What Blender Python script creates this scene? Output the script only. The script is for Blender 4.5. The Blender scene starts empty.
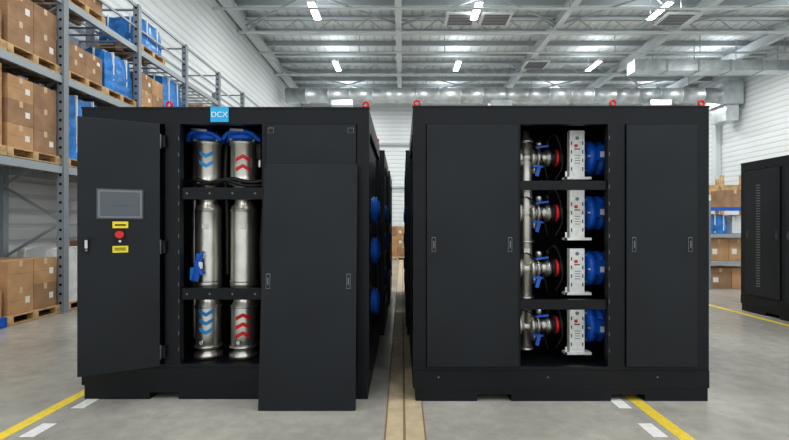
import bpy, math, random
from mathutils import Vector, Matrix
random.seed(4)
scene = bpy.context.scene

# ------------------------------------------------------------ materials
def mat(name, col, rough=0.5, metal=0.0, noise=0.0, nscale=5.0, bump=0.0, bscale=40.0, spec=0.5, emit=None, estr=0.0):
    m = bpy.data.materials.new(name); m.use_nodes = True
    nt = m.node_tree; p = nt.nodes["Principled BSDF"]
    p.inputs["Base Color"].default_value = (*col, 1)
    p.inputs["Roughness"].default_value = rough
    p.inputs["Metallic"].default_value = metal
    p.inputs["Specular IOR Level"].default_value = spec
    tc = nt.nodes.new("ShaderNodeTexCoord")
    if noise > 0:
        n = nt.nodes.new("ShaderNodeTexNoise"); n.inputs["Scale"].default_value = nscale
        n.inputs["Detail"].default_value = 6
        nt.links.new(tc.outputs["Object"], n.inputs["Vector"])
        r = nt.nodes.new("ShaderNodeValToRGB")
        r.color_ramp.elements[0].position = 0.3; r.color_ramp.elements[1].position = 0.7
        r.color_ramp.elements[0].color = (*[max(0, c*(1-noise)) for c in col], 1)
        r.color_ramp.elements[1].color = (*[min(1, c*(1+noise)) for c in col], 1)
        nt.links.new(n.outputs["Fac"], r.inputs["Fac"])
        nt.links.new(r.outputs["Color"], p.inputs["Base Color"])
    if bump > 0:
        n2 = nt.nodes.new("ShaderNodeTexNoise"); n2.inputs["Scale"].default_value = bscale
        nt.links.new(tc.outputs["Object"], n2.inputs["Vector"])
        b = nt.nodes.new("ShaderNodeBump"); b.inputs["Strength"].default_value = bump
        b.inputs["Distance"].default_value = 0.01
        nt.links.new(n2.outputs["Fac"], b.inputs["Height"])
        nt.links.new(b.outputs["Normal"], p.inputs["Normal"])
    if emit:
        p.inputs["Emission Color"].default_value = (*emit, 1)
        p.inputs["Emission Strength"].default_value = estr
    return m

def ribbed(name, col, axis='Z', scale=1.0, strength=0.6, rough=0.5, dark=0.72):
    m = mat(name, col, rough)
    nt = m.node_tree; p = nt.nodes["Principled BSDF"]
    tc = nt.nodes.new("ShaderNodeTexCoord")
    w = nt.nodes.new("ShaderNodeTexWave"); w.wave_type = 'BANDS'; w.bands_direction = axis
    w.inputs["Scale"].default_value = scale
    nt.links.new(tc.outputs["Object"], w.inputs["Vector"])
    r = nt.nodes.new("ShaderNodeValToRGB")
    r.color_ramp.elements[0].position = 0.05; r.color_ramp.elements[1].position = 0.3
    nt.links.new(w.outputs["Fac"], r.inputs["Fac"])
    b = nt.nodes.new("ShaderNodeBump"); b.inputs["Strength"].default_value = strength
    b.inputs["Distance"].default_value = 0.03
    nt.links.new(r.outputs["Color"], b.inputs["Height"])
    nt.links.new(b.outputs["Normal"], p.inputs["Normal"])
    mx = nt.nodes.new("ShaderNodeMix"); mx.data_type = 'RGBA'
    mx.inputs[6].default_value = (*[c*dark for c in col], 1); mx.inputs[7].default_value = (*col, 1)
    nt.links.new(r.outputs["Color"], mx.inputs[0])
    nt.links.new(mx.outputs[2], p.inputs["Base Color"])
    return m

BLACK = mat("black_powder_coat", (0.0085,0.010,0.0125), 0.42, noise=0.15, nscale=3, bump=0.1, bscale=350, spec=0.33)
DOOR = mat("door_powder_coat", (0.0125,0.0150,0.0185), 0.38, noise=0.2, nscale=2, bump=0.12, bscale=350, spec=0.38)
DEEP = mat("interior_black", (0.004,0.004,0.005), 0.7, spec=0.2)
RUB = mat("rubber_black", (0.010,0.010,0.011), 0.45, spec=0.4)
STEEL = mat("stainless_steel", (0.60,0.575,0.52), 0.36, 0.92, noise=0.12, nscale=6, bump=0.15, bscale=25)
STEELD = mat("brushed_clamp_steel", (0.6,0.6,0.58), 0.35, 0.95)
GREYM = mat("handle_grey", (0.20,0.21,0.22), 0.35, 0.7)
BLUE = mat("blue_paint", (0.010,0.125,0.58), 0.33, noise=0.2, nscale=12)
BLUEL = mat("blue_sticker", (0.03,0.30,0.68), 0.5)
RED = mat("red_paint", (0.65,0.02,0.02), 0.35)
YEL = mat("yellow_label", (0.85,0.68,0.03), 0.5)
WHITE = mat("white_label", (0.80,0.80,0.78), 0.5)
PLATE = mat("white_galvanised_bracket", (0.80,0.81,0.78), 0.45, 0.1, noise=0.10, nscale=30)
CYAN = mat("sign_blue", (0.03,0.42,0.75), 0.4)
SCREEN = mat("hmi_screen", (0.10,0.115,0.13), 0.12)
BEZEL = mat("hmi_bezel", (0.06,0.065,0.07), 0.4)
CARD = mat("cardboard", (0.52,0.32,0.17), 0.8, noise=0.15, nscale=4)
CARDD = mat("cardboard_brown", (0.36,0.22,0.13), 0.8, noise=0.2, nscale=4)
TAPE = mat("packing_tape", (0.62,0.48,0.32), 0.3)
WOOD = mat("pallet_wood", (0.56,0.38,0.20), 0.8, noise=0.3, nscale=9)
TARP = mat("blue_wrap", (0.02,0.20,0.56), 0.35, noise=0.35, nscale=6, bump=0.8, bscale=9)
RACK = mat("rack_grey_steel", (0.27,0.30,0.33), 0.45, 0.3)
RACKB = mat("rack_beam_steel", (0.37,0.41,0.44), 0.45, 0.2)
GALV = mat("galvanised_duct", (0.60,0.64,0.66), 0.38, 0.7, noise=0.2, nscale=2)
BEAM = mat("roof_beam_paint", (0.66,0.70,0.72), 0.5)
PURL = mat("roof_purlin_galv", (0.44,0.48,0.50), 0.5, 0.0)
LINE = mat("yellow_floor_paint", (0.80,0.60,0.07), 0.5, noise=0.12, nscale=25)
WLINE = mat("white_floor_paint", (0.80,0.80,0.78), 0.5, noise=0.1, nscale=25)
TAN = mat("tan_floor_tape", (0.56,0.46,0.31), 0.5, noise=0.15, nscale=9)
TAND = mat("brown_joint_sealant", (0.26,0.18,0.11), 0.6)
LAMP = mat("lamp_diffuser", (1,1,1), 0.4, emit=(1,0.98,0.95), estr=12)
PANELW = mat("white_equipment", (0.74,0.76,0.76), 0.4)

# ------------------------------------------------------------ builder
class B:
    def __init__(s, name):
        s.name=name; s.v=[]; s.f=[]; s.m=[]; s.sm=[]; s.mats=[]
    def mi(s, m):
        if m not in s.mats: s.mats.append(m)
        return s.mats.index(m)
    def add(s, vs, fs, m, smooth=False):
        o=len(s.v); s.v += [Vector(v) for v in vs]; k=s.mi(m)
        for f in fs:
            s.f.append([i+o for i in f]); s.m.append(k); s.sm.append(smooth)
    def box(s, x0,x1,y0,y1,z0,z1, m, rz=0.0):
        vs=[(x,y,z) for z in (z0,z1) for y in (y0,y1) for x in (x0,x1)]
        if rz:
            c=Vector(((x0+x1)/2,(y0+y1)/2,0)); R=Matrix.Rotation(rz,3,'Z')
            vs=[R@(Vector(v)-c)+c for v in vs]
        s.add(vs,[(0,2,3,1),(4,5,7,6),(0,1,5,4),(2,6,7,3),(0,4,6,2),(1,3,7,5)],m)
    def beam(s, p, q, w, h, m):
        p=Vector(p);q=Vector(q);d=(q-p).normalized()
        up=Vector((0,0,1)) if abs(d.z)<0.95 else Vector((0,1,0))
        a=d.cross(up).normalized(); b=a.cross(d)
        vs=[e+a*i*w/2+b*j*h/2 for e in (p,q) for j in (-1,1) for i in (-1,1)]
        s.add(vs,[(0,2,3,1),(4,5,7,6),(0,1,5,4),(2,6,7,3),(0,4,6,2),(1,3,7,5)],m)
    def lathe(s, c, axis, prof, m, seg=28, closed=False):
        c=Vector(c)
        ax={'X':(Vector((1,0,0)),Vector((0,1,0)),Vector((0,0,1))),
            'Y':(Vector((0,1,0)),Vector((0,0,1)),Vector((1,0,0))),
            'Z':(Vector((0,0,1)),Vector((1,0,0)),Vector((0,1,0)))}[axis]
        vs=[];fs=[]
        for r,t in prof:
            for i in range(seg):
                a=2*math.pi*i/seg
                vs.append(c+ax[0]*t+(ax[1]*math.cos(a)+ax[2]*math.sin(a))*r)
        n=len(prof)
        for k in range(n if closed else n-1):
            k2=(k+1)%n
            for i in range(seg):
                j=(i+1)%seg
                fs.append((k*seg+i,k*seg+j,k2*seg+j,k2*seg+i))
        s.add(vs,fs,m,True)
        if not closed:
            o=len(s.v)-len(vs)
            for k,rev in ((0,True),(n-1,False)):
                if prof[k][0]>1e-4:
                    l=[o+k*seg+i for i in range(seg)]
                    s.f.append(l[::-1] if rev else l); s.m.append(s.mi(m)); s.sm.append(False)
    def cyl(s, c, axis, r, t0, t1, m, seg=28): s.lathe(c,axis,[(r,t0),(r,t1)],m,seg)
    def torus(s, c, axis, R, r, m, seg=24):
        s.lathe(c,axis,[(R+r*math.cos(a),r*math.sin(a)) for a in [2*math.pi*i/8 for i in range(8)]],m,seg,True)
    def tube(s, pts, r, m, seg=10, sub=6):
        P=[Vector(p) for p in pts]; L=[]
        for i in range(len(P)-1):
            p0=P[max(i-1,0)];p1=P[i];p2=P[i+1];p3=P[min(i+2,len(P)-1)]
            for k in range(sub):
                t=k/sub
                L.append(0.5*((2*p1)+(p2-p0)*t+(2*p0-5*p1+4*p2-p3)*t*t+(3*p1-p0-3*p2+p3)*t**3))
        L.append(P[-1]); vs=[];fs=[]
        for i,p in enumerate(L):
            d=(L[min(i+1,len(L)-1)]-L[max(i-1,0)]).normalized()
            up=Vector((0,1,0)) if abs(d.y)<0.9 else Vector((1,0,0))
            a=d.cross(up).normalized(); b=d.cross(a)
            for j in range(seg):
                t=2*math.pi*j/seg; vs.append(p+(a*math.cos(t)+b*math.sin(t))*r)
        for i in range(len(L)-1):
            for j in range(seg):
                k=(j+1)%seg; fs.append((i*seg+j,i*seg+k,(i+1)*seg+k,(i+1)*seg+j))
        s.add(vs,fs,m,True)
    def chevron(s, c, r, z, up, m, w=0.035, half=38, rise=0.035, turn=14):
        vs=[];fs=[];N=10
        for i in range(N+1):
            a=math.radians(turn-half+2*half*i/N); u=abs(i/N*2-1)
            dz = (-rise*u if up else rise*u)
            x=c[0]+r*math.sin(a); y=c[1]-r*math.cos(a)
            vs += [(x,y,z+dz),(x,y,z+dz+w)]
        for i in range(N): fs.append((2*i,2*i+2,2*i+3,2*i+1))
        s.add(vs,fs,m,True)
    def obj(s, parent=None, origin=(0,0,0), bevel=0.0, name=None):
        o=Vector(origin); me=bpy.data.meshes.new(name or s.name)
        me.from_pydata([v-o for v in s.v],[],s.f)
        for m in s.mats: me.materials.append(m)
        for p,k,sm in zip(me.polygons,s.m,s.sm): p.material_index=k; p.use_smooth=sm
        me.update()
        ob=bpy.data.objects.new(name or s.name,me); scene.collection.objects.link(ob)
        if parent: ob.parent=parent
        else: ob.location=o
        if bevel:
            b=ob.modifiers.new("bevel","BEVEL"); b.width=bevel; b.segments=2; b.limit_method='ANGLE'; b.angle_limit=math.radians(50)
        return ob

def empty(name, loc):
    e=bpy.data.objects.new(name,None); e.location=loc; e.empty_display_size=0.2
    scene.collection.objects.link(e); return e

# ------------------------------------------------------------ room
H=10.6; XL=-7.0; XR=19.2; YB=-6.0; YF=30.0
FLOOR=mat("polished_concrete",(0.54,0.52,0.47),0.24,noise=0.20,nscale=0.8,bump=0.05,bscale=6)
nt=FLOOR.node_tree; p=nt.nodes["Principled BSDF"]
old=[l for l in nt.links if l.to_socket==p.inputs["Base Color"]][0].from_socket
tc=nt.nodes.new("ShaderNodeTexCoord"); n=nt.nodes.new("ShaderNodeTexNoise"); n.inputs["Scale"].default_value=7; n.inputs["Detail"].default_value=10
n.inputs["Roughness"].default_value=0.65
nt.links.new(tc.outputs["Object"],n.inputs["Vector"])
mx=nt.nodes.new("ShaderNodeMix"); mx.data_type='RGBA'; mx.blend_type='MULTIPLY'; mx.inputs[0].default_value=0.5
nt.links.new(old,mx.inputs[6]); nt.links.new(n.outputs["Fac"],mx.inputs[7]); nt.links.new(mx.outputs[2],p.inputs["Base Color"])
b=B("floor"); b.box(XL-.2,XR+.2,YB,YF+.2,-0.2,0,FLOOR); b.obj()
WALLR=ribbed("white_cladding",(0.74,0.78,0.80),'Z',1.1,0.4,dark=0.84)
b=B("wall_left"); b.box(XL-.2,XL,YB,YF,0,H,WALLR); b.obj()
b=B("wall_right"); b.box(XR,XR+.2,YB,YF,0,H,WALLR); b.obj()
b=B("wall_back"); b.box(XL-.2,XR+.2,YF,YF+.2,0,H,WALLR); b.obj()
DECK=ribbed("roof_deck",(0.76,0.80,0.82),'X',0.7,0.4,dark=0.82)
b=B("ceiling"); b.box(XL-.2,XR+.2,YB,YF+.2,H,H+.2,DECK); b.obj()

b=B("roof_purlins")
y=0.6
while y<YF-0.3:
    b.box(XL+.01,XR-.01,y-.015,y+.015,H-.24,H-.001,PURL)
    b.box(XL+.01,XR-.01,y-.07,y+.07,H-.27,H-.24,BEAM)
    y+=1.3
b.obj()
b=B("roof_trusses")
for yy in (13.2,18.4,23.6,28.8):
    b.box(XL+.01,XR-.01,yy-.07,yy+.07,H-.95,H-.87,BEAM)
    b.box(XL+.01,XR-.01,yy-.05,yy+.05,H-.36,H-.28,BEAM)
    x=XL+.3; f=1
    while x<XR-1:
        b.beam((x,yy,H-.9 if f else H-.34),(x+.75,yy,H-.34 if f else H-.9),.04,.04,PURL); x+=.75; f=1-f
b.obj()
b=B("roof_girders")
for x in (-0.15,6.6,11.9,17.0,XL+.25):
    b.box(x-.03,x+.03,YB,YF-.01,H-.72,H-.34,BEAM)
    b.box(x-.13,x+.13,YB,YF-.01,H-.76,H-.72,BEAM)
    b.box(x-.13,x+.13,YB,YF-.01,H-.36,H-.34,BEAM)
b.obj()
b=B("roof_bracing_rods")
for (x0,x1) in ((-0.1,6.6),(6.6,11.9),(11.9,17.0),(-6.7,-0.2)):
    for y0 in (13.4,23.8):
        b.beam((x0,y0,H-.55),(x1,y0+5,H-.55),.06,.06,PURL)
        b.beam((x1,y0,H-.62),(x0,y0+5,H-.62),.06,.06,PURL)
b.obj()
b=B("wall_columns")
for yy in (5,12,19,26):
    b.box(XR-.35,XR-.01,yy-.15,yy+.15,0,H-1.0,BEAM)
for x in (-2.5,2.2,6.6,11.9,17.0):
    b.box(x-.12,x+.12,YF-.3,YF-.01,0,H-1.0,BEAM)
for z in (4.0,7.0): b.box(XL+.02,XR-.4,YF-.14,YF-.02,z,z+.14,PURL)
b.obj()

# duct
b=B("ventilation_duct")
prof=[(0.42,-6.6)]
x=-6.6
while x<17.6:
    prof+=[(0.42,x+1.14),(0.46,x+1.15),(0.46,x+1.2),(0.42,x+1.21)]; x+=1.25
b.lathe((0,24.6,8.85),'X',prof,GALV,24)
b.box(17.9,19.0,23.9,25.3,8.2,9.5,GALV)
b.box(18.1,18.8,24.0,25.2,7.3,8.19,GALV)
for xx in (-4,5,14): b.box(xx,xx+1.2,24.2,25.0,8.22,8.5,GALV)
for xx in range(-5,18,3): b.beam((xx+.4,24.6,9.27),(xx+.4,24.6,H-.27),.03,.03,PURL)
b.obj()
b=B("ventilation_duct")
b.box(11.0,18.6,20.3,20.9,8.75,9.25,GALV)
for xx in (12.5,14,15.5,17): b.box(xx,xx+.06,20.26,20.94,8.72,9.28,PURL)
b.box(10.96,11.03,20.26,20.94,8.71,9.29,GALV)
for xx in (12,14,16,18): b.beam((xx,20.6,9.25),(xx,20.6,H-.27),.03,.03,PURL)
b.obj()
b=B("sprinkler_pipes")
for yy,z in ((15.4,9.2),(20.2,9.55)):
    b.lathe((0,yy,z),'X',[(0.045,-6.8),(0.045,19)],BEAM,10)
    for xx in range(-6,19,4): b.beam((xx,yy,z),(xx,yy,H-.01),.03,.03,PURL)
b.obj()
b=B("ceiling_vent_grilles")
for cx,cy in ((2.35,17.3),(3.75,17.3),(6.9,22.2),(11.0,17.3)):
    b.box(cx-.6,cx+.6,cy-.5,cy+.5,9.70,9.78,PANELW)
    for k in range(7): b.box(cx-.5,cx+.5,cy-.42+k*.13,cy-.37+k*.13,9.675,9.701,GREYM)
    for dx in (-.5,.5): b.beam((cx+dx,cy,9.78),(cx+dx,cy,H-.01),.02,.02,PURL)
b.obj()

# downward lamps, each with an added upward fill light for the ceiling
for lx in (-3.3,2.8,9.7,15.8):
    for ly in (-3.0,2.5,9.5,16.2,21.8,27.3):
        b=B("linear_ceiling_lamp")
        z=9.5
        b.box(lx-.15,lx+.15,ly-.68,ly+.68,z,z+.07,PANELW)
        b.box(lx-.12,lx+.12,ly-.64,ly+.64,z-.015,z,LAMP)
        for dy in (-.6,.6): b.beam((lx,ly+dy,z+.07),(lx,ly+dy,H-.01),.012,.012,PURL)
        ob=b.obj(origin=(lx,ly,z))
        ld=bpy.data.lights.new("lamp_light",'AREA'); ld.shape='RECTANGLE'; ld.size=.24; ld.size_y=1.26
        ld.energy=108; ld.color=(1,0.985,0.95)
        lo=bpy.data.objects.new("lamp_light",ld); scene.collection.objects.link(lo); lo.parent=ob; lo.location=(0,0,-.03)
        lu=bpy.data.lights.new("ceiling_fill_light",'AREA'); lu.shape='RECTANGLE'; lu.size=.24; lu.size_y=1.26  # added fill brightening deck and purlins, not part of the fixture
        lu.energy=17; lu.color=(0.94,0.98,1)
        l2=bpy.data.objects.new("ceiling_fill_light",lu); scene.collection.objects.link(l2); l2.parent=ob; l2.location=(0,0,.09); l2.rotation_euler=(math.pi,0,0)

# ------------------------------------------------------------ floor markings
b=B("yellow_floor_line"); b.box(-2.80,-2.70,YB,14,0.0005,0.002,LINE); b.obj()
b=B("yellow_floor_line"); b.box(1.88,1.98,YB,9.5,0.0005,0.002,LINE); b.obj()
b=B("yellow_floor_line"); b.box(5.52,5.62,4,22,0.0005,0.002,LINE); b.obj()
b=B("white_floor_dashes")
for x in (-2.62,1.72):
    for yy in (1.9,2.42,2.94,3.40): b.box(x,x+.10,yy,yy+.2,0.0005,0.002,WLINE)
b.obj()
b=B("floor_joint_strip")
b.box(-.115,.16,YB,20,0.0005,0.0018,TAN); b.box(.008,.026,YB,20,0.0018,0.0025,TAND)
for x in (-.122,.155): b.box(x,x+.012,YB,20,0.0018,0.0022,TAND)
b.obj()

# ------------------------------------------------------------ cabinets
def slot_handle(b,x,z,y):
    b.box(x-.017,x+.017,y-.006,y,z-.06,z+.06,GREYM)
    b.box(x-.013,x+.013,y-.0075,y-.004,z-.055,z+.055,RUB)
    b.box(x-.005,x+.005,y-.012,y-.006,z-.03,z+.03,GREYM)
def door(b,x0,x1,z0,z1,y,hs=(),hz=1.29):
    g=.006
    b.box(x0,x1,y+.02,y+.03,z0,z1,DEEP)
    b.box(x0+g,x1-g,y-.016,y+.008,z0+g,z1-g,DOOR)
    for h in hs: slot_handle(b,h,hz,y-.016)
def eyebolt(b,x,y,z):
    b.cyl((x,y,z),'Z',.024,0,.012,RED,16)
    b.torus((x,y,z+.036),'Y',.022,.009,RED)
def shell(b,x0,x1,y0,y1,H,pockets,top=.14,bot=(.118,.29)):
    xs=x0+.02
    for (a,c) in pockets:
        b.box(xs,a,y0-.0,y1,0,bot[0],BLACK); b.box(a,c,y0,y1,.055,bot[0],BLACK); xs=c
    b.box(xs,x1-.01,y0,y1,0,bot[0],BLACK)
    b.box(x0,x1,y0-.006,y1,bot[0],bot[1]-.03,BLACK)
    b.box(x0,x1,y0,y0+.05,bot[1]-.03,bot[1],BLACK)
    b.box(x0,x1,y0,y0+.06,H-top,H,BLACK)
    b.box(x0,x1,y0+.06,y1,H-.06,H-.01,BLACK)
    b.box(x0,x1,y1-.03,y1,bot[1],H-.06,BLACK)
    b.box(x0-.004,x1+.004,y0-.004,y0+.03,H-.014,H+.002,BLACK)
def side(b,x,sgn,y0,y1,z0,z1):
    a,c=sorted((x-sgn*.06,x-sgn*.03)); b.box(a,c,y0+.06,y1-.05,z0,z1,DOOR)
    a,c=sorted((x-sgn*.08,x))
    for (p,q) in ((y0+.05,y0+.12),(y1-.12,y1)): b.box(a,c,p,q,z0,z1,BLACK)
    b.box(a,c,y0+.12,y1-.12,z1-.12,z1,BLACK); b.box(a,c,y0+.12,y1-.12,z0,z0+.08,BLACK)
def blue_motor(b,c,axis,s,r,L):
    pr=[(r*.3,0)]
    for t,k in ((0,.8),(.1,1),(.25,1),(.27,.85),(.38,.85),(.4,.97),(.5,.97),(.52,.84),(.62,.84),(.64,.95),(.75,.95),(.8,.75),(1,.6),(1,.001)):
        pr.append((r*k,s*t*L))
    if s<0: pr=pr[::-1]
    b.lathe(c,axis,pr,BLUE,24)
    for i in range(6):
        a=i*math.pi/3
        if axis=='X': b.cyl((c[0],c[1]+math.cos(a)*r*.85,c[2]+math.sin(a)*r*.85),'X',.012,min(0,s*.3*L),max(0,s*.3*L),STEELD,8)

# ---- cabinet with filter vessels
yF=3.58; D=1.7; HA=2.43; X0,X1=-2.664,-0.275
E=empty("cooling_cabinet",((X0+X1)/2,yF+D/2,0)); O=E.location
b=B("frame"); shell(b,X0,X1,yF,yF+D,HA,((-2.10,-1.86),(-1.10,-.86)))
Z0,Z1=.29,2.29
b.box(X0,-2.556,yF,yF+.06,Z0,Z1,BLACK)
b.box(-1.973,-1.848,yF,yF+.06,Z0,Z1,BLACK)
b.box(-1.166,-1.132,yF,yF+.06,Z0,Z1,BLACK)
b.box(-.375,X1,yF,yF+.06,Z0,Z1,BLACK)
side(b,X0,-1,yF,yF+D,Z0-.02,HA-.06); side(b,X1,1,yF,yF+D,Z0-.02,HA-.06)
b.box(-2.60,-1.93,yF+.5,yF+.52,Z0,Z1,DEEP)
b.box(-1.98,-1.96,yF+.06,yF+.6,Z0,Z1,DEEP)
b.box(-1.99,-1.0,yF+.72,yF+.74,Z0-.02,HA-.06,DEEP)
b.box(-1.02,-1.0,yF+.06,yF+.72,Z0,Z1,DEEP)
for z0,z1 in ((1.665,1.765),(.825,.92)):
    b.box(-1.93,-1.09,yF+.02,yF+.07,z0,z1,BLACK)
    b.box(-1.93,-1.09,yF+.07,yF+.12,z0,z0+.02,BLACK)
    for i in range(4): b.cyl((-1.80+i*.19,yF+.02,(z0+z1)/2),'Y',.009,-.003,0,GREYM,10)
for i in range(14): b.box(-1.862,-1.856,yF-.002,yF,0.4+i*.135,.43+i*.135,GREYM)
for x,y in ((X0+.7,yF+.05),(X1-.03,yF+.05),(X0+.05,yF+D-.1),(X1-.03,yF+D-.1)): eyebolt(b,x,y,HA)
b.obj(E,O,.003)
b=B("service_panel"); door(b,-1.132,-.375,Z0,Z1,yF,(-1.07,-.44))
for x in (-1.085,-.425):
    b.box(x-.025,x+.025,yF-.022,yF-.016,2.21,2.255,GREYM); b.box(x-.021,x+.021,yF-.024,yF-.02,2.214,2.251,RUB)
b.obj(E,O,.002)
b=B("side_pump_motors")
for z,yy in ((1.60,4.35),(1.19,4.35),(.68,4.35)):
    blue_motor(b,(X1-.06,yy,z),'X',1,.14,.11)
b.obj(E,O)
DE=empty("control_door",(0,0,0)); DE.parent=E
DE.location=Vector((-2.000,3.555,0))-O; DE.rotation_euler=(0,0,math.radians(27.5))
b=B("door_leaf"); W=.55
b.box(-W,0,-.03,0,.29,2.28,DOOR)
b.box(-W,-W+.02,0,.02,.29,2.28,BLACK); b.box(-.02,0,0,.02,.29,2.28,BLACK)
b.obj(DE,(0,0,0),.003)
b=B("hmi_touch_screen"); b.box(-.43,-.115,-.042,-.03,1.495,1.735,BEZEL); b.box(-.42,-.125,-.0435,-.041,1.505,1.725,GREYM); b.box(-.405,-.14,-.045,-.043,1.52,1.71,SCREEN)
b.box(-.33,-.20,-.0455,-.044,1.60,1.605,BEZEL); b.obj(DE,(0,0,0),.002)
b=B("emergency_stop"); b.box(-.325,-.22,-.033,-.03,1.425,1.478,YEL); b.box(-.325,-.22,-.033,-.03,1.232,1.285,YEL)
b.box(-.315,-.23,-.0335,-.03,1.30,1.42,RUB)
b.cyl((-.275,-.03,1.375),'Y',.029,-.05,-.003,RED,20); b.cyl((-.275,-.03,1.322),'Y',.010,-.012,-.003,WHITE,12)
for i in range(2): b.box(-.31,-.235,-.0345,-.0329,1.25+i*.014,1.256+i*.014,RUB)
b.box(-.31,-.235,-.0345,-.0329,1.445,1.456,RUB)
b.obj(DE,(0,0,0))
b=B("swing_handle"); b.box(-.505,-.475,-.045,-.03,1.24,1.36,RUB); b.box(-.50,-.48,-.06,-.045,1.27,1.345,STEELD)
b.box(-.50,-.46,-.065,-.055,1.335,1.35,RUB); b.cyl((-.49,-.045,1.255),'Y',.01,-.01,0,GREYM,12); b.obj(DE,(0,0,0),.003)
b=B("hinges")
for z in (.40,1.27,2.14):
    b.box(-2.0,-1.955,yF-.03,yF,z-.05,z+.05,BLACK); b.cyl((-1.998,yF-.03,z),'Z',.012,-.06,.06,GREYM,12)
b.obj(E,O,.002)
b=B("filter_vessels")
yc=3.90
for cx,r,cm,up in ((-1.756,.113,BLUEL,False),(-1.430,.118,RED,True)):
    b.lathe((cx,yc,0),'Z',[(r*.8,1.70),(r*.8,1.80),(r*1.12,1.81),(r*1.12,1.845),(r*.98,1.86),(r,1.90),(r,2.16),(r*1.1,2.17),(r*1.1,2.20)],STEEL,36)
    b.lathe((cx,yc,0),'Z',[(r*1.22,2.20),(r*1.30,2.215),(r*1.30,2.25),(r*1.1,2.265),(r*.7,2.285),(r*.3,2.29),(r*.3,2.34)],BLUE,30)
    for i in range(8):
        a=i*math.pi/4+.2; b.lathe((cx+math.cos(a)*r*1.18,yc+math.sin(a)*r*1.18,2.19),'Z',[(.015,0),(.015,.085),(.005,.095)],STEELD if i%2 else BLUE,8)
    b.torus((cx,yc,1.83),'Z',r*1.13,.014,STEELD,32)
    b.box(cx-.02,cx+.03,yc-r*1.13-.04,yc-r*1.1,1.815,1.845,STEELD)
    b.lathe((cx,yc,0),'Z',[(r*.75,.80),(r*.85,.87),(r*1.04,.90),(r*1.04,.93),(r,.94),(r,1.59),(r*.93,1.615),(r*.7,1.64),(r*.7,1.70)],STEEL,36)
    b.torus((cx,yc,1.575),'Z',r*1.0,.006,STEELD,32); b.torus((cx,yc,.95),'Z',r*1.0,.008,STEELD,32)
    b.box(cx-.005,cx+.05,yc-r-.003,yc-r+.002,1.42,1.46,WHITE)
    b.lathe((cx,yc,0),'Z',[(r*1.1,.262),(r*1.1,.30),(r*.7,.32),(r*.8,.335),(r*.97,.37),(r*.97,.73),(r*.8,.76),(r*.75,.80)],STEEL,36)
    b.torus((cx,yc,.365),'Z',r*1.0,.013,STEELD,32); b.torus((cx,yc,.72),'Z',r*.98,.008,STEELD,32)
    b.lathe((cx,yc-r,.42),'Y',[(.018,-.03),(.018,.01)],STEELD,12)
    for i,z in enumerate((1.955,2.04)): b.chevron((cx,yc),r*1.012,z,up,cm,.034,30,.035)
    for z in (.48,.56,.64): b.chevron((cx,yc),r*.985,z,up,cm,.034,32,.035)
b.obj(E,O)
b=B("filter_piping")
b.tube([(-1.93,3.78,1.80),(-1.80,3.745,1.84),(-1.65,3.74,1.81),(-1.5,3.735,1.85),(-1.3,3.74,1.82),(-1.12,3.78,1.86)],.02,RUB)
b.tube([(-1.93,3.80,1.84),(-1.75,3.73,1.80),(-1.55,3.73,1.84),(-1.35,3.72,1.79),(-1.12,3.80,1.81)],.014,RUB)
b.tube([(-1.60,3.95,2.30),(-1.60,3.9,1.9),(-1.59,3.92,1.5),(-1.6,3.95,1.0)],.02,RUB)
b.tube([(-1.24,3.85,2.2),(-1.22,3.82,1.7),(-1.25,3.84,1.2),(-1.22,3.86,.4)],.022,RUB)
b.tube([(-1.92,4.0,2.2),(-1.93,4.0,1.2),(-1.92,4.0,.4)],.028,STEEL)
b.tube([(-1.90,3.82,2.20),(-1.86,3.77,2.25),(-1.76,3.76,2.27),(-1.66,3.77,2.25),(-1.60,3.80,2.20)],.020,BLUE)
b.tube([(-1.58,3.80,2.21),(-1.52,3.77,2.26),(-1.43,3.76,2.27),(-1.33,3.77,2.26),(-1.26,3.82,2.20)],.020,BLUE)
b.beam((-1.84,3.75,2.285),(-1.70,3.75,2.275),.02,.022,STEELD); b.beam((-1.50,3.75,2.285),(-1.38,3.75,2.275),.02,.022,STEELD)
b.lathe((-1.26,3.82,2.03),'Z',[(.035,0),(.035,.14)],RUB,14)
b.lathe((-1.26,3.82,1.96),'Z',[(.018,0),(.018,.07)],STEELD,14)
b.lathe((-1.765,3.76,1.17),'Y',[(.024,-.03),(.024,.03)],STEELD,14)
b.beam((-1.80,3.735,.96),(-1.755,3.735,1.20),.055,.022,BLUE); b.beam((-1.73,3.735,1.02),(-1.79,3.735,1.14),.045,.022,BLUE)
b.beam((-1.825,3.738,.97),(-1.82,3.738,1.08),.035,.022,BLUEL); b.beam((-1.77,3.73,1.15),(-1.72,3.73,1.22),.03,.018,BLUE)
b.box(-1.76,-1.725,3.718,3.722,1.07,1.13,WHITE)
b.obj(E,O,.002)
b=B("maker_sign_plate"); b.box(-1.59,-1.44,yF-.012,yF-.004,2.305,2.432,CYAN); b.obj(E,O)
t=bpy.data.curves.new("sign_text",'FONT'); t.body="DCX"; t.size=.065; t.align_x='CENTER'; t.extrude=.001; t.materials.append(WHITE)
to=bpy.data.objects.new("sign_text",t); scene.collection.objects.link(to); to.parent=E
to.location=Vector((-1.515,yF-.0135,2.345))-O; to.rotation_euler=(math.pi/2,0,0)

b=B("loose_service_panel")
b.box(-.379,.379,-.012,.012,0,1.945,DOOR)
for x in (-.325,.315): slot_handle(b,x,1.0,-.012)
b.box(-.379,.379,.012,.03,0,.02,BLACK); b.box(-.379,.379,.012,.03,1.925,1.945,BLACK)
ob=b.obj(None,(0,0,0),.003); ob.location=(-.742,3.36,0.004); ob.rotation_euler=(math.radians(-4.6),0,0)

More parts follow.
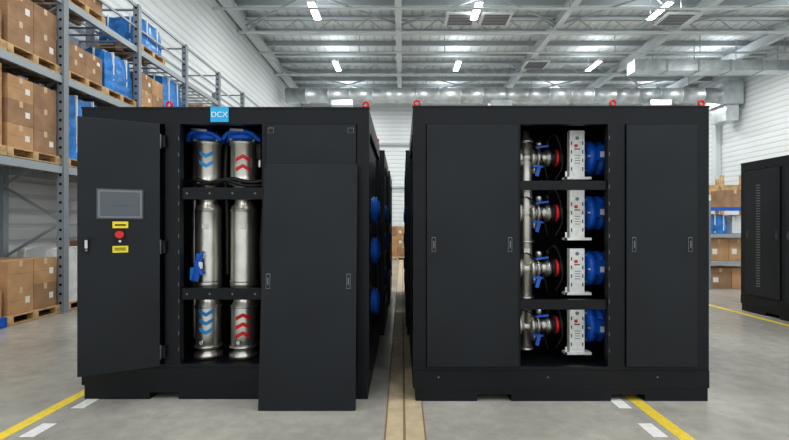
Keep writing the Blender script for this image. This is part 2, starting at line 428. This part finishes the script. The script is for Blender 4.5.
# ---- cabinet with pumps
yG=3.54; U0,U1=.0905,2.527
E2=empty("cooling_cabinet.001",((U0+U1)/2,yG+D/2,0)); O=E2.location
b=B("frame"); shell(b,U0,U1,yG,yG+D,2.43,((.62,.90),(1.72,2.0)),.15,(.108,.281))
Z0,Z1=.281,2.281
for a,c in ((U0,.197),(.963,.975),(1.695,1.835),(2.428,U1)): b.box(a,c,yG,yG+.06,Z0,Z1,BLACK)
side(b,U0,-1,yG,yG+D,Z0-.02,2.37); side(b,U1,1,yG,yG+D,Z0-.02,2.37)
b.box(.72,2.02,yG+.80,yG+.82,Z0-.02,2.36,DEEP); b.box(.72,.74,yG+.06,yG+.8,Z0-.02,2.36,DEEP); b.box(2.02,2.04,yG+.06,yG+.8,Z0-.02,2.36,DEEP)
for z0,z1 in ((1.742,1.817),(.75,.83)): b.box(.93,1.74,yG+.02,yG+.07,z0,z1,BLACK)
for i in range(14): b.box(1.703,1.709,yG-.002,yG,0.4+i*.135,.43+i*.135,GREYM)
for x,y in ((U0+.035,yG+.05),(U1-.03,yG+.05),(1.76,yG+.05),(U0+.035,yG+D-.1),(U1-.03,yG+D-.1)): eyebolt(b,x,y,2.43)
for x in (.30,1.2,2.1): b.cyl((x,yG-.006,.2),'Y',.009,-.003,0,GREYM,10)
b.obj(E2,O,.003)
b=B("service_door_wide"); door(b,.197,.963,Z0,Z1,yG,(.26,.885)); b.obj(E2,O,.002)
b=B("service_door_narrow"); door(b,1.835,2.428,Z0,Z1,yG,(1.90,2.36)); b.obj(E2,O,.002)
b=B("pump_assemblies"); yc=3.92
b.lathe((1.115,yc-.02,0),'Z',[(.062,.34),(.062,2.22),(.04,2.25),(.04,2.3)],STEEL,24)
for z in (.34,.80,1.30,1.82,2.20): b.torus((1.115,yc-.02,z),'Z',.066,.012,STEELD)
for z in (.70,1.20,1.70): b.box(1.09,1.14,yc-.084,yc-.08,z,z+.04,WHITE)
for z in (2.057,1.559,1.060,.543):
    b.lathe((0,yc-.02,z),'X',[(.045,.85),(.045,1.04),(.085,1.045),(.085,1.07),(.066,1.08),(.066,1.15),(.085,1.16),(.085,1.185),(.055,1.19),(.058,1.205),(.080,1.21),(.080,1.235),(.058,1.245),(.055,1.29),(.075,1.30),(.075,1.33),(.055,1.335),(.055,1.38)],STEEL,24)
    b.torus((1.217,yc-.02,z),'X',.080,.012,STEELD)
    b.torus((1.315,yc-.02,z),'X',.072,.010,STEELD)
    b.torus((1.395,yc,z),'X',.064,.018,RED)
    b.lathe((0,yc,z),'X',[(.075,1.41),(.085,1.42),(.085,1.45),(.06,1.46),(.06,1.64)],RUB,24)
    b.lathe((0,yc,z),'X',[(.07,1.345),(.085,1.35),(.085,1.375),(.07,1.38)],RUB,24)
    b.lathe((1.24,yc-.02,z),'Z',[(.012,.07),(.012,.10),(.028,.105),(.028,.15),(.01,.155)],STEELD,14)
    b.lathe((1.32,yc-.01,z),'Z',[(.014,.06),(.014,.13),(.02,.135),(.02,.16)],RUB,12)
    b.beam((1.20,yc-.06,z+.085),(1.31,yc-.07,z+.10),.024,.018,BLUE)
    b.lathe((1.20,yc-.02,z),'Z',[(.018,-.14),(.022,-.10),(.014,-.07),(.014,-.04)],STEELD,14)
    b.beam((1.205,yc-.07,z-.17),(1.235,yc-.06,z-.07),.032,.018,BLUE)
    b.beam((1.17,yc-.06,z-.08),(1.27,yc-.065,z-.085),.022,.018,BLUE)
    b.tube([(1.32,yc,z+.15),(1.36,yc-.08,z+.20),(1.42,yc-.06,z+.10),(1.43,yc-.08,z-.08),(1.38,yc-.05,z-.2)],.009,RUB)
    b.tube([(1.0,yc-.05,z+.16),(1.15,yc-.09,z+.12),(1.25,yc-.09,z-.03),(1.3,yc-.08,z-.2)],.006,RUB)
    b.lathe((0,yc,z),'X',[(.09,1.60),(.10,1.61),(.10,1.635),(.07,1.64)],STEEL,24)
    blue_motor(b,(1.635,yc,z),'X',1,.158,.31)
    b.box(1.70,1.80,yc-.20,yc-.13,z-.04,z+.08,BLUE); b.box(1.715,1.785,yc-.204,yc-.2,z-.02,z+.03,WHITE)
b.obj(E2,O)
b=B("white_brackets")
for q,(z0,z1) in enumerate(((1.848,2.275),(1.317,1.76),(.84,1.245),(.32,.71))):
    xa,xb=1.462,1.592
    b.box(xa,xb,3.75,3.756,z0,z1,PLATE); b.box(xa,xa+.006,3.756,3.81,z0,z1,PLATE); b.box(xb-.006,xb,3.756,3.81,z0,z1,PLATE)
    b.box(1.42,1.65,3.74,3.82,z0,z0+.022,PLATE); b.box(1.42,1.436,3.74,3.746,z0,z0+.07,PLATE)
    n=int((z1-z0)/.075)
    for i in range(1,n):
        z=z0+i*.075; b.box(xa+.012,xa+.020,3.748,3.7505,z,z+.03,DEEP); b.box(xb-.020,xb-.012,3.748,3.7505,z,z+.03,DEEP)
    b.box(1.497,1.562,3.746,3.75,z0+.12,z0+.24,WHITE)
    for i in range(4): b.box(1.505,1.553,3.745,3.7465,z0+.138+i*.022,z0+.144+i*.022,GREYM)
    b.box(1.503,1.530,3.745,3.75,z0+.28,z0+.305,RED); b.box(1.503,1.55,3.7455,3.75,z0+.26,z0+.268,RUB)
    b.cyl((1.527,3.75,min(z0+.36,z1-.03)),'Y',.016,-.004,0,GREYM,12)
b.obj(E2,O)

# ---- cabinets standing further back in the two rows
def plain_cabinet(name,loc,w,d,h,rz,layout,motors=None,louvre=False):
    e=empty(name,loc); e.rotation_euler=(0,0,rz)
    b=B("frame"); x0,x1=-w/2,w/2; y0,y1=-d/2,d/2
    shell(b,x0,x1,y0,y1,h,((x0+.5,x0+.75),(x1-.75,x1-.5)))
    side(b,x0,-1,y0,y1,.27,h-.06); side(b,x1,1,y0,y1,.27,h-.06)
    xs=x0
    for k,(a,c) in enumerate(layout):
        b.box(xs,a,y0,y0+.06,.29,h-.14,BLACK); xs=c
    b.box(xs,x1,y0,y0+.06,.29,h-.14,BLACK)
    b.obj(e,(0,0,0),.003)
    b=B("service_doors")
    for a,c in layout: door(b,a,c,.29,h-.14,y0,(a+.06,c-.06))
    if louvre:
        a,c=layout[0]
        for i in range(40): b.box(a+.24,a+.32,y0-.022,y0-.016,.45+i*.042,.465+i*.042,GREYM)
    b.obj(e,(0,0,0),.002)
    if motors:
        b=B("side_pump_motors")
        for z in (1.6,1.19,.68):
            if motors>0: blue_motor(b,(x1-.06,-.1,z),'X',1,.14,.08)
            else: blue_motor(b,(x0+.06,-.1,z),'X',-1,.14,.08)
        b.obj(e,(0,0,0))
lay=[(-1.08,-.42),(-.32,.34),(.42,1.08)]
plain_cabinet("cooling_cabinet.002",(-1.41,6.45,0),2.36,1.6,2.43,0,lay,1)
plain_cabinet("cooling_cabinet.003",(-1.40,8.6,0),2.36,1.6,2.43,0,lay,1)
plain_cabinet("cooling_cabinet.004",(1.25,6.45,0),2.40,1.6,2.43,0,lay,-1)
plain_cabinet("cooling_cabinet.005",(1.25,8.6,0),2.40,1.6,2.43,0,lay,-1)
plain_cabinet("cooling_cabinet.006",(6.45,6.16,0),2.40,1.3,2.50,-math.pi/2,[(-1.1,-.42),(-.34,.34),(.42,1.1)],None,True)

# ------------------------------------------------------------ goods
def pallet(name,x,y,z,w=1.0,d=1.0,m=WOOD):
    b=B(name)
    for i in range(3):
        xx=-w/2+i*(w-.1)/2
        for j in range(3):
            yy=-d/2+j*(d-.1)/2; b.box(xx,xx+.1,yy,yy+.1,.02,.10,m)
        b.box(xx,xx+.1,-d/2,d/2,0,.02,m)
    for j in range(3):
        yy=-d/2+j*(d-.1)/2; b.box(-w/2,w/2,yy,yy+.1,.10,.12,m)
    for i in range(7):
        xx=-w/2+i*(w-.09)/6; b.box(xx,xx+.09,-d/2,d/2,.12,.138,m)
    ob=b.obj(None,(0,0,0)); ob.location=(x,y,z); return ob
def boxstack(name,x,y,z,nx,ny,nz,bw,bd,bh,m=CARD):
    b=B(name)
    for k in range(nz):
        for i in range(nx):
            for j in range(ny):
                if k==nz-1 and nz>1 and random.random()<.12: continue
                cx=(i-(nx-1)/2)*(bw+.008)+random.uniform(-.002,.002); cy=(j-(ny-1)/2)*(bd+.008)+random.uniform(-.002,.002)
                zz=k*(bh+.001); mm=m if random.random()<.75 else CARDD
                b.box(cx-bw/2,cx+bw/2,cy-bd/2,cy+bd/2,zz,zz+bh,mm)
                b.box(cx-.03,cx+.03,cy-bd/2-.001,cy+bd/2+.001,zz+bh-.09,zz+bh+.0005,TAPE)
                b.box(cx+bw/2,cx+bw/2+.0015,cy-.03,cy+.03,zz+bh-.09,zz+bh,TAPE)
                b.box(cx+bw/2,cx+bw/2+.0015,cy-bd/2+.01,cy+bd/2-.01,zz+bh*.5,zz+bh*.5+.006,CARDD)
                if random.random()<.6:
                    b.box(cx+bw/2,cx+bw/2+.002,cy+.07,cy+.15,zz+bh*.35,zz+bh*.6,WHITE)
                    b.box(cx-bw*.35,cx-bw*.1,cy-bd/2-.002,cy-bd/2,zz+bh*.3,zz+bh*.55,WHITE)
    ob=b.obj(None,(0,0,0),.004); ob.location=(x,y,z); return ob
def wrapped(name,x,y,z,w,d,h,m=TARP):
    b=B(name)
    vs=[];fs=[]; S=24; rows=8
    for r in range(rows+1):
        t=r/rows; zz=h*t; k=1-.10*t*t
        for i in range(S):
            a=2*math.pi*i/S; ca,sa=math.cos(a),math.sin(a)
            q=1/max(abs(ca),abs(sa)); q=min(q,1.33)
            k2=k+random.uniform(-.02,.02)
            vs.append((ca*q*w/2*k2,sa*q*d/2*k2,zz+(random.uniform(-.03,.02) if r==rows else 0)))
    for r in range(rows):
        for i in range(S):
            j=(i+1)%S; fs.append((r*S+i,r*S+j,(r+1)*S+j,(r+1)*S+i))
    vs.append((0,0,h+.03)); c=len(vs)-1
    for i in range(S): fs.append((rows*S+i,rows*S+(i+1)%S,c))
    fs.append(tuple(range(S))[::-1])
    b.add(vs,fs,m,False)
    for xx in (-w*.25,w*.25): b.box(xx-.012,xx+.012,-d/2*.99,d/2*.99,h*.02,h*1.02,WHITE)
    for yy in (-d*.22,d*.22): b.box(-w/2*.99,w/2*.99,yy-.012,yy+.012,h*.02,h*1.02,WHITE)
    ob=b.obj(None,(0,0,0)); ob.location=(x,y,z); return ob

# ---- pallet rack along left wall
XF,XBk=-5.6,-6.6; ys=[5.1,7.1,9.1,11.1,13.1,15.1,17.1]; LV=[2.42,3.9,5.2]; TOP=6.1
b=B("pallet_rack")
for y in ys:
    for x in (XF,XBk):
        b.box(x-.06,x+.06,y-.05,y+.05,0.01,TOP,RACK); b.box(x-.09,x+.09,y-.08,y+.08,0,.012,RACK)
        for k in range(int(TOP/.15)):
            if x==XF: b.box(x-.02,x+.02,y-.0515,y-.049,.15+k*.15,.19+k*.15,DEEP)
    z=.3; f=1
    while z<TOP-.7:
        b.beam((XF,y,z),(XBk,y,z+.6),.035,.035,RACK) if f else b.beam((XBk,y,z),(XF,y,z+.6),.035,.035,RACK)
        z+=.6; f=1-f
    b.beam((XF,y,.25),(XBk,y,.25),.035,.035,RACK); b.beam((XF,y,TOP-.1),(XBk,y,TOP-.1),.035,.035,RACK)
for z in LV:
    for x in (XF,XBk): b.box(x-.03,x+.03,ys[0],ys[-1],z-.12,z,RACKB)
    y=ys[0]
    while y<ys[-1]:
        b.box(XBk,XF,y+.05,y+.09,z-.02,z+.004,RACKB); y+=.3
for x in (XF,XBk):
    b.box(x-.02,x+.02,ys[0],ys[-1],TOP-.06,TOP,RACKB)
    b.box(x-.015,x+.015,ys[0],ys[-1],TOP-.5,TOP-.46,RACKB)
b.obj()
xc=-6.1
def load(y,z,kind,w=.9,d=.85,h=.9,pm=WOOD):
    pallet("wooden_pallet",xc,y,z+.005,1.0,.95,pm); zz=z+.146
    if kind=='b': boxstack("cardboard_box_stack",xc,y,zz,2,2,3,.46,.43,h/3,CARD)
    if kind=='B': boxstack("cardboard_box_stack",xc,y,zz,2,2,2,.46,.43,h/2,CARD)
    if kind=='d': boxstack("cardboard_box_stack",xc,y,zz,2,2,2,.46,.43,h/2,CARDD)
    if kind=='w': wrapped("wrapped_pallet_load",xc,y,zz,.95,.9,h)
    if kind=='g': wrapped("wrapped_pallet_load",xc,y,zz,.95,.9,h,PANELW)
load(5.62,0,'B',h=.80,pm=BLUE); load(6.58,0,'B',h=.78)
load(5.62,2.43,'b',h=1.15); load(6.58,2.43,'b',h=1.05)
load(5.62,3.91,'d',h=.9); load(6.58,3.91,'d',h=.8)
load(7.65,3.91,'d',h=.5); load(8.6,3.91,'w',h=.75)
load(7.65,2.43,'w',h=1.1); load(8.6,2.43,'w',h=1.0)
load(7.65,0,'g',h=.9); load(8.6,0,'B',h=1.0)
load(9.7,3.91,'B',h=.7); load(10.6,3.91,'w',h=.95); load(9.7,2.43,'B',h=1.0); load(10.6,2.43,'g',h=.9)
load(11.7,2.43,'w',h=.9); load(12.6,3.91,'B',h=.8); load(7.65,5.21,'d',h=.5); load(9.7,0,'B',h=1.0); load(11.7,0,'g',h=1.0)
load(13.7,2.43,'B',h=.9); load(14.6,3.91,'g',h=.7); load(14.6,0,'B',h=1.0); load(9.7,5.21,'w',h=.6)

# ---- shelving on the right, facing the camera
b=B("storage_shelving")
SX0,SX1,SY0,SY1=6.9,10.2,9.7,10.6
for x in (SX0,8.55,SX1):
    for y in (SY0,SY1): b.box(x-.04,x+.04,y-.04,y+.04,0,2.0,RACK)
for z in (.62,1.25,1.85):
    b.box(SX0,SX1,SY0,SY1,z-.03,z,PANELW); b.box(SX0,SX1,SY0-.03,SY0-.001,z-.08,z,BLUE if z>1.5 else RACKB)
b.obj()
boxstack("cardboard_box_stack",7.65,10.12,1.86,1,1,1,.40,.5,.40)
boxstack("cardboard_box_stack",7.5,10.12,.63,2,1,1,.44,.5,.5)
boxstack("cardboard_box_stack",9.2,10.12,.63,2,1,1,.44,.5,.5)
wrapped("wrapped_parts_bundle",7.25,10.12,1.26,.4,.6,.42,TARP)
wrapped("wrapped_parts_bundle",7.8,10.12,1.26,.45,.5,.40,PANELW)
wrapped("wrapped_parts_bundle",9.3,10.12,1.26,.9,.6,.45)
boxstack("cardboard_box_stack",7.55,10.12,0.001,2,1,1,.5,.55,.46)
boxstack("cardboard_box_stack",9.2,10.12,1.86,2,1,1,.44,.5,.45)
b=B("wooden_crate")
CX,CY=7.85,11.3
for k in range(6):
    z=.1+k*.44
    b.box(CX,CX+1.1,CY,CY+.03,z,z+.2,WOOD); b.box(CX,CX+1.1,CY+.8,CY+.83,z,z+.2,WOOD)
    b.box(CX,CX+.03,CY+.03,CY+.8,z,z+.2,WOOD); b.box(CX+1.07,CX+1.1,CY+.03,CY+.8,z,z+.2,WOOD)
for x in (CX,CX+.5,CX+1.0):
    for y in (CY-.03,CY+.83): b.box(x,x+.1,y,y+.03,0,2.75,WOOD)
b.box(CX,CX+1.1,CY,CY+.83,.04,.1,WOOD)
b.obj()
for i,(x,y) in enumerate(((-1.6,20),(-.2,18.5),(1.9,21),(-3.2,22),(4.5,23),(11,20),(13,18),(15.5,19))):
    pallet("wooden_pallet",x,y,0.001); boxstack("cardboard_box_stack",x,y,.14,2,2,3,.46,.44,.42)
b=B("control_cubicle"); b.box(9.4,10.6,15.4,16,0,2.3,PANELW); b.box(9.5,10.0,15.37,15.4,.2,2.2,WHITE); b.box(10.02,10.5,15.37,15.4,.2,2.2,WHITE); b.obj(None,(0,0,0),.01)

# ------------------------------------------------------------ world, camera
w=bpy.data.worlds.new("world"); scene.world=w; w.use_nodes=True
w.node_tree.nodes["Background"].inputs[0].default_value=(0.90,0.96,1,1)
w.node_tree.nodes["Background"].inputs[1].default_value=0.9
cam=bpy.data.cameras.new("camera"); co=bpy.data.objects.new("camera",cam); scene.collection.objects.link(co)
co.location=(0,0,1.45); co.rotation_euler=(math.pi/2,0,0)
cam.lens=430/789*36; cam.sensor_width=36; cam.shift_x=-7.5/789; cam.shift_y=5/789; cam.clip_end=200
scene.camera=co
scene.view_settings.view_transform='Standard'
try: scene.view_settings.look='Medium High Contrast'
except Exception: pass
scene.view_settings.exposure=0.2
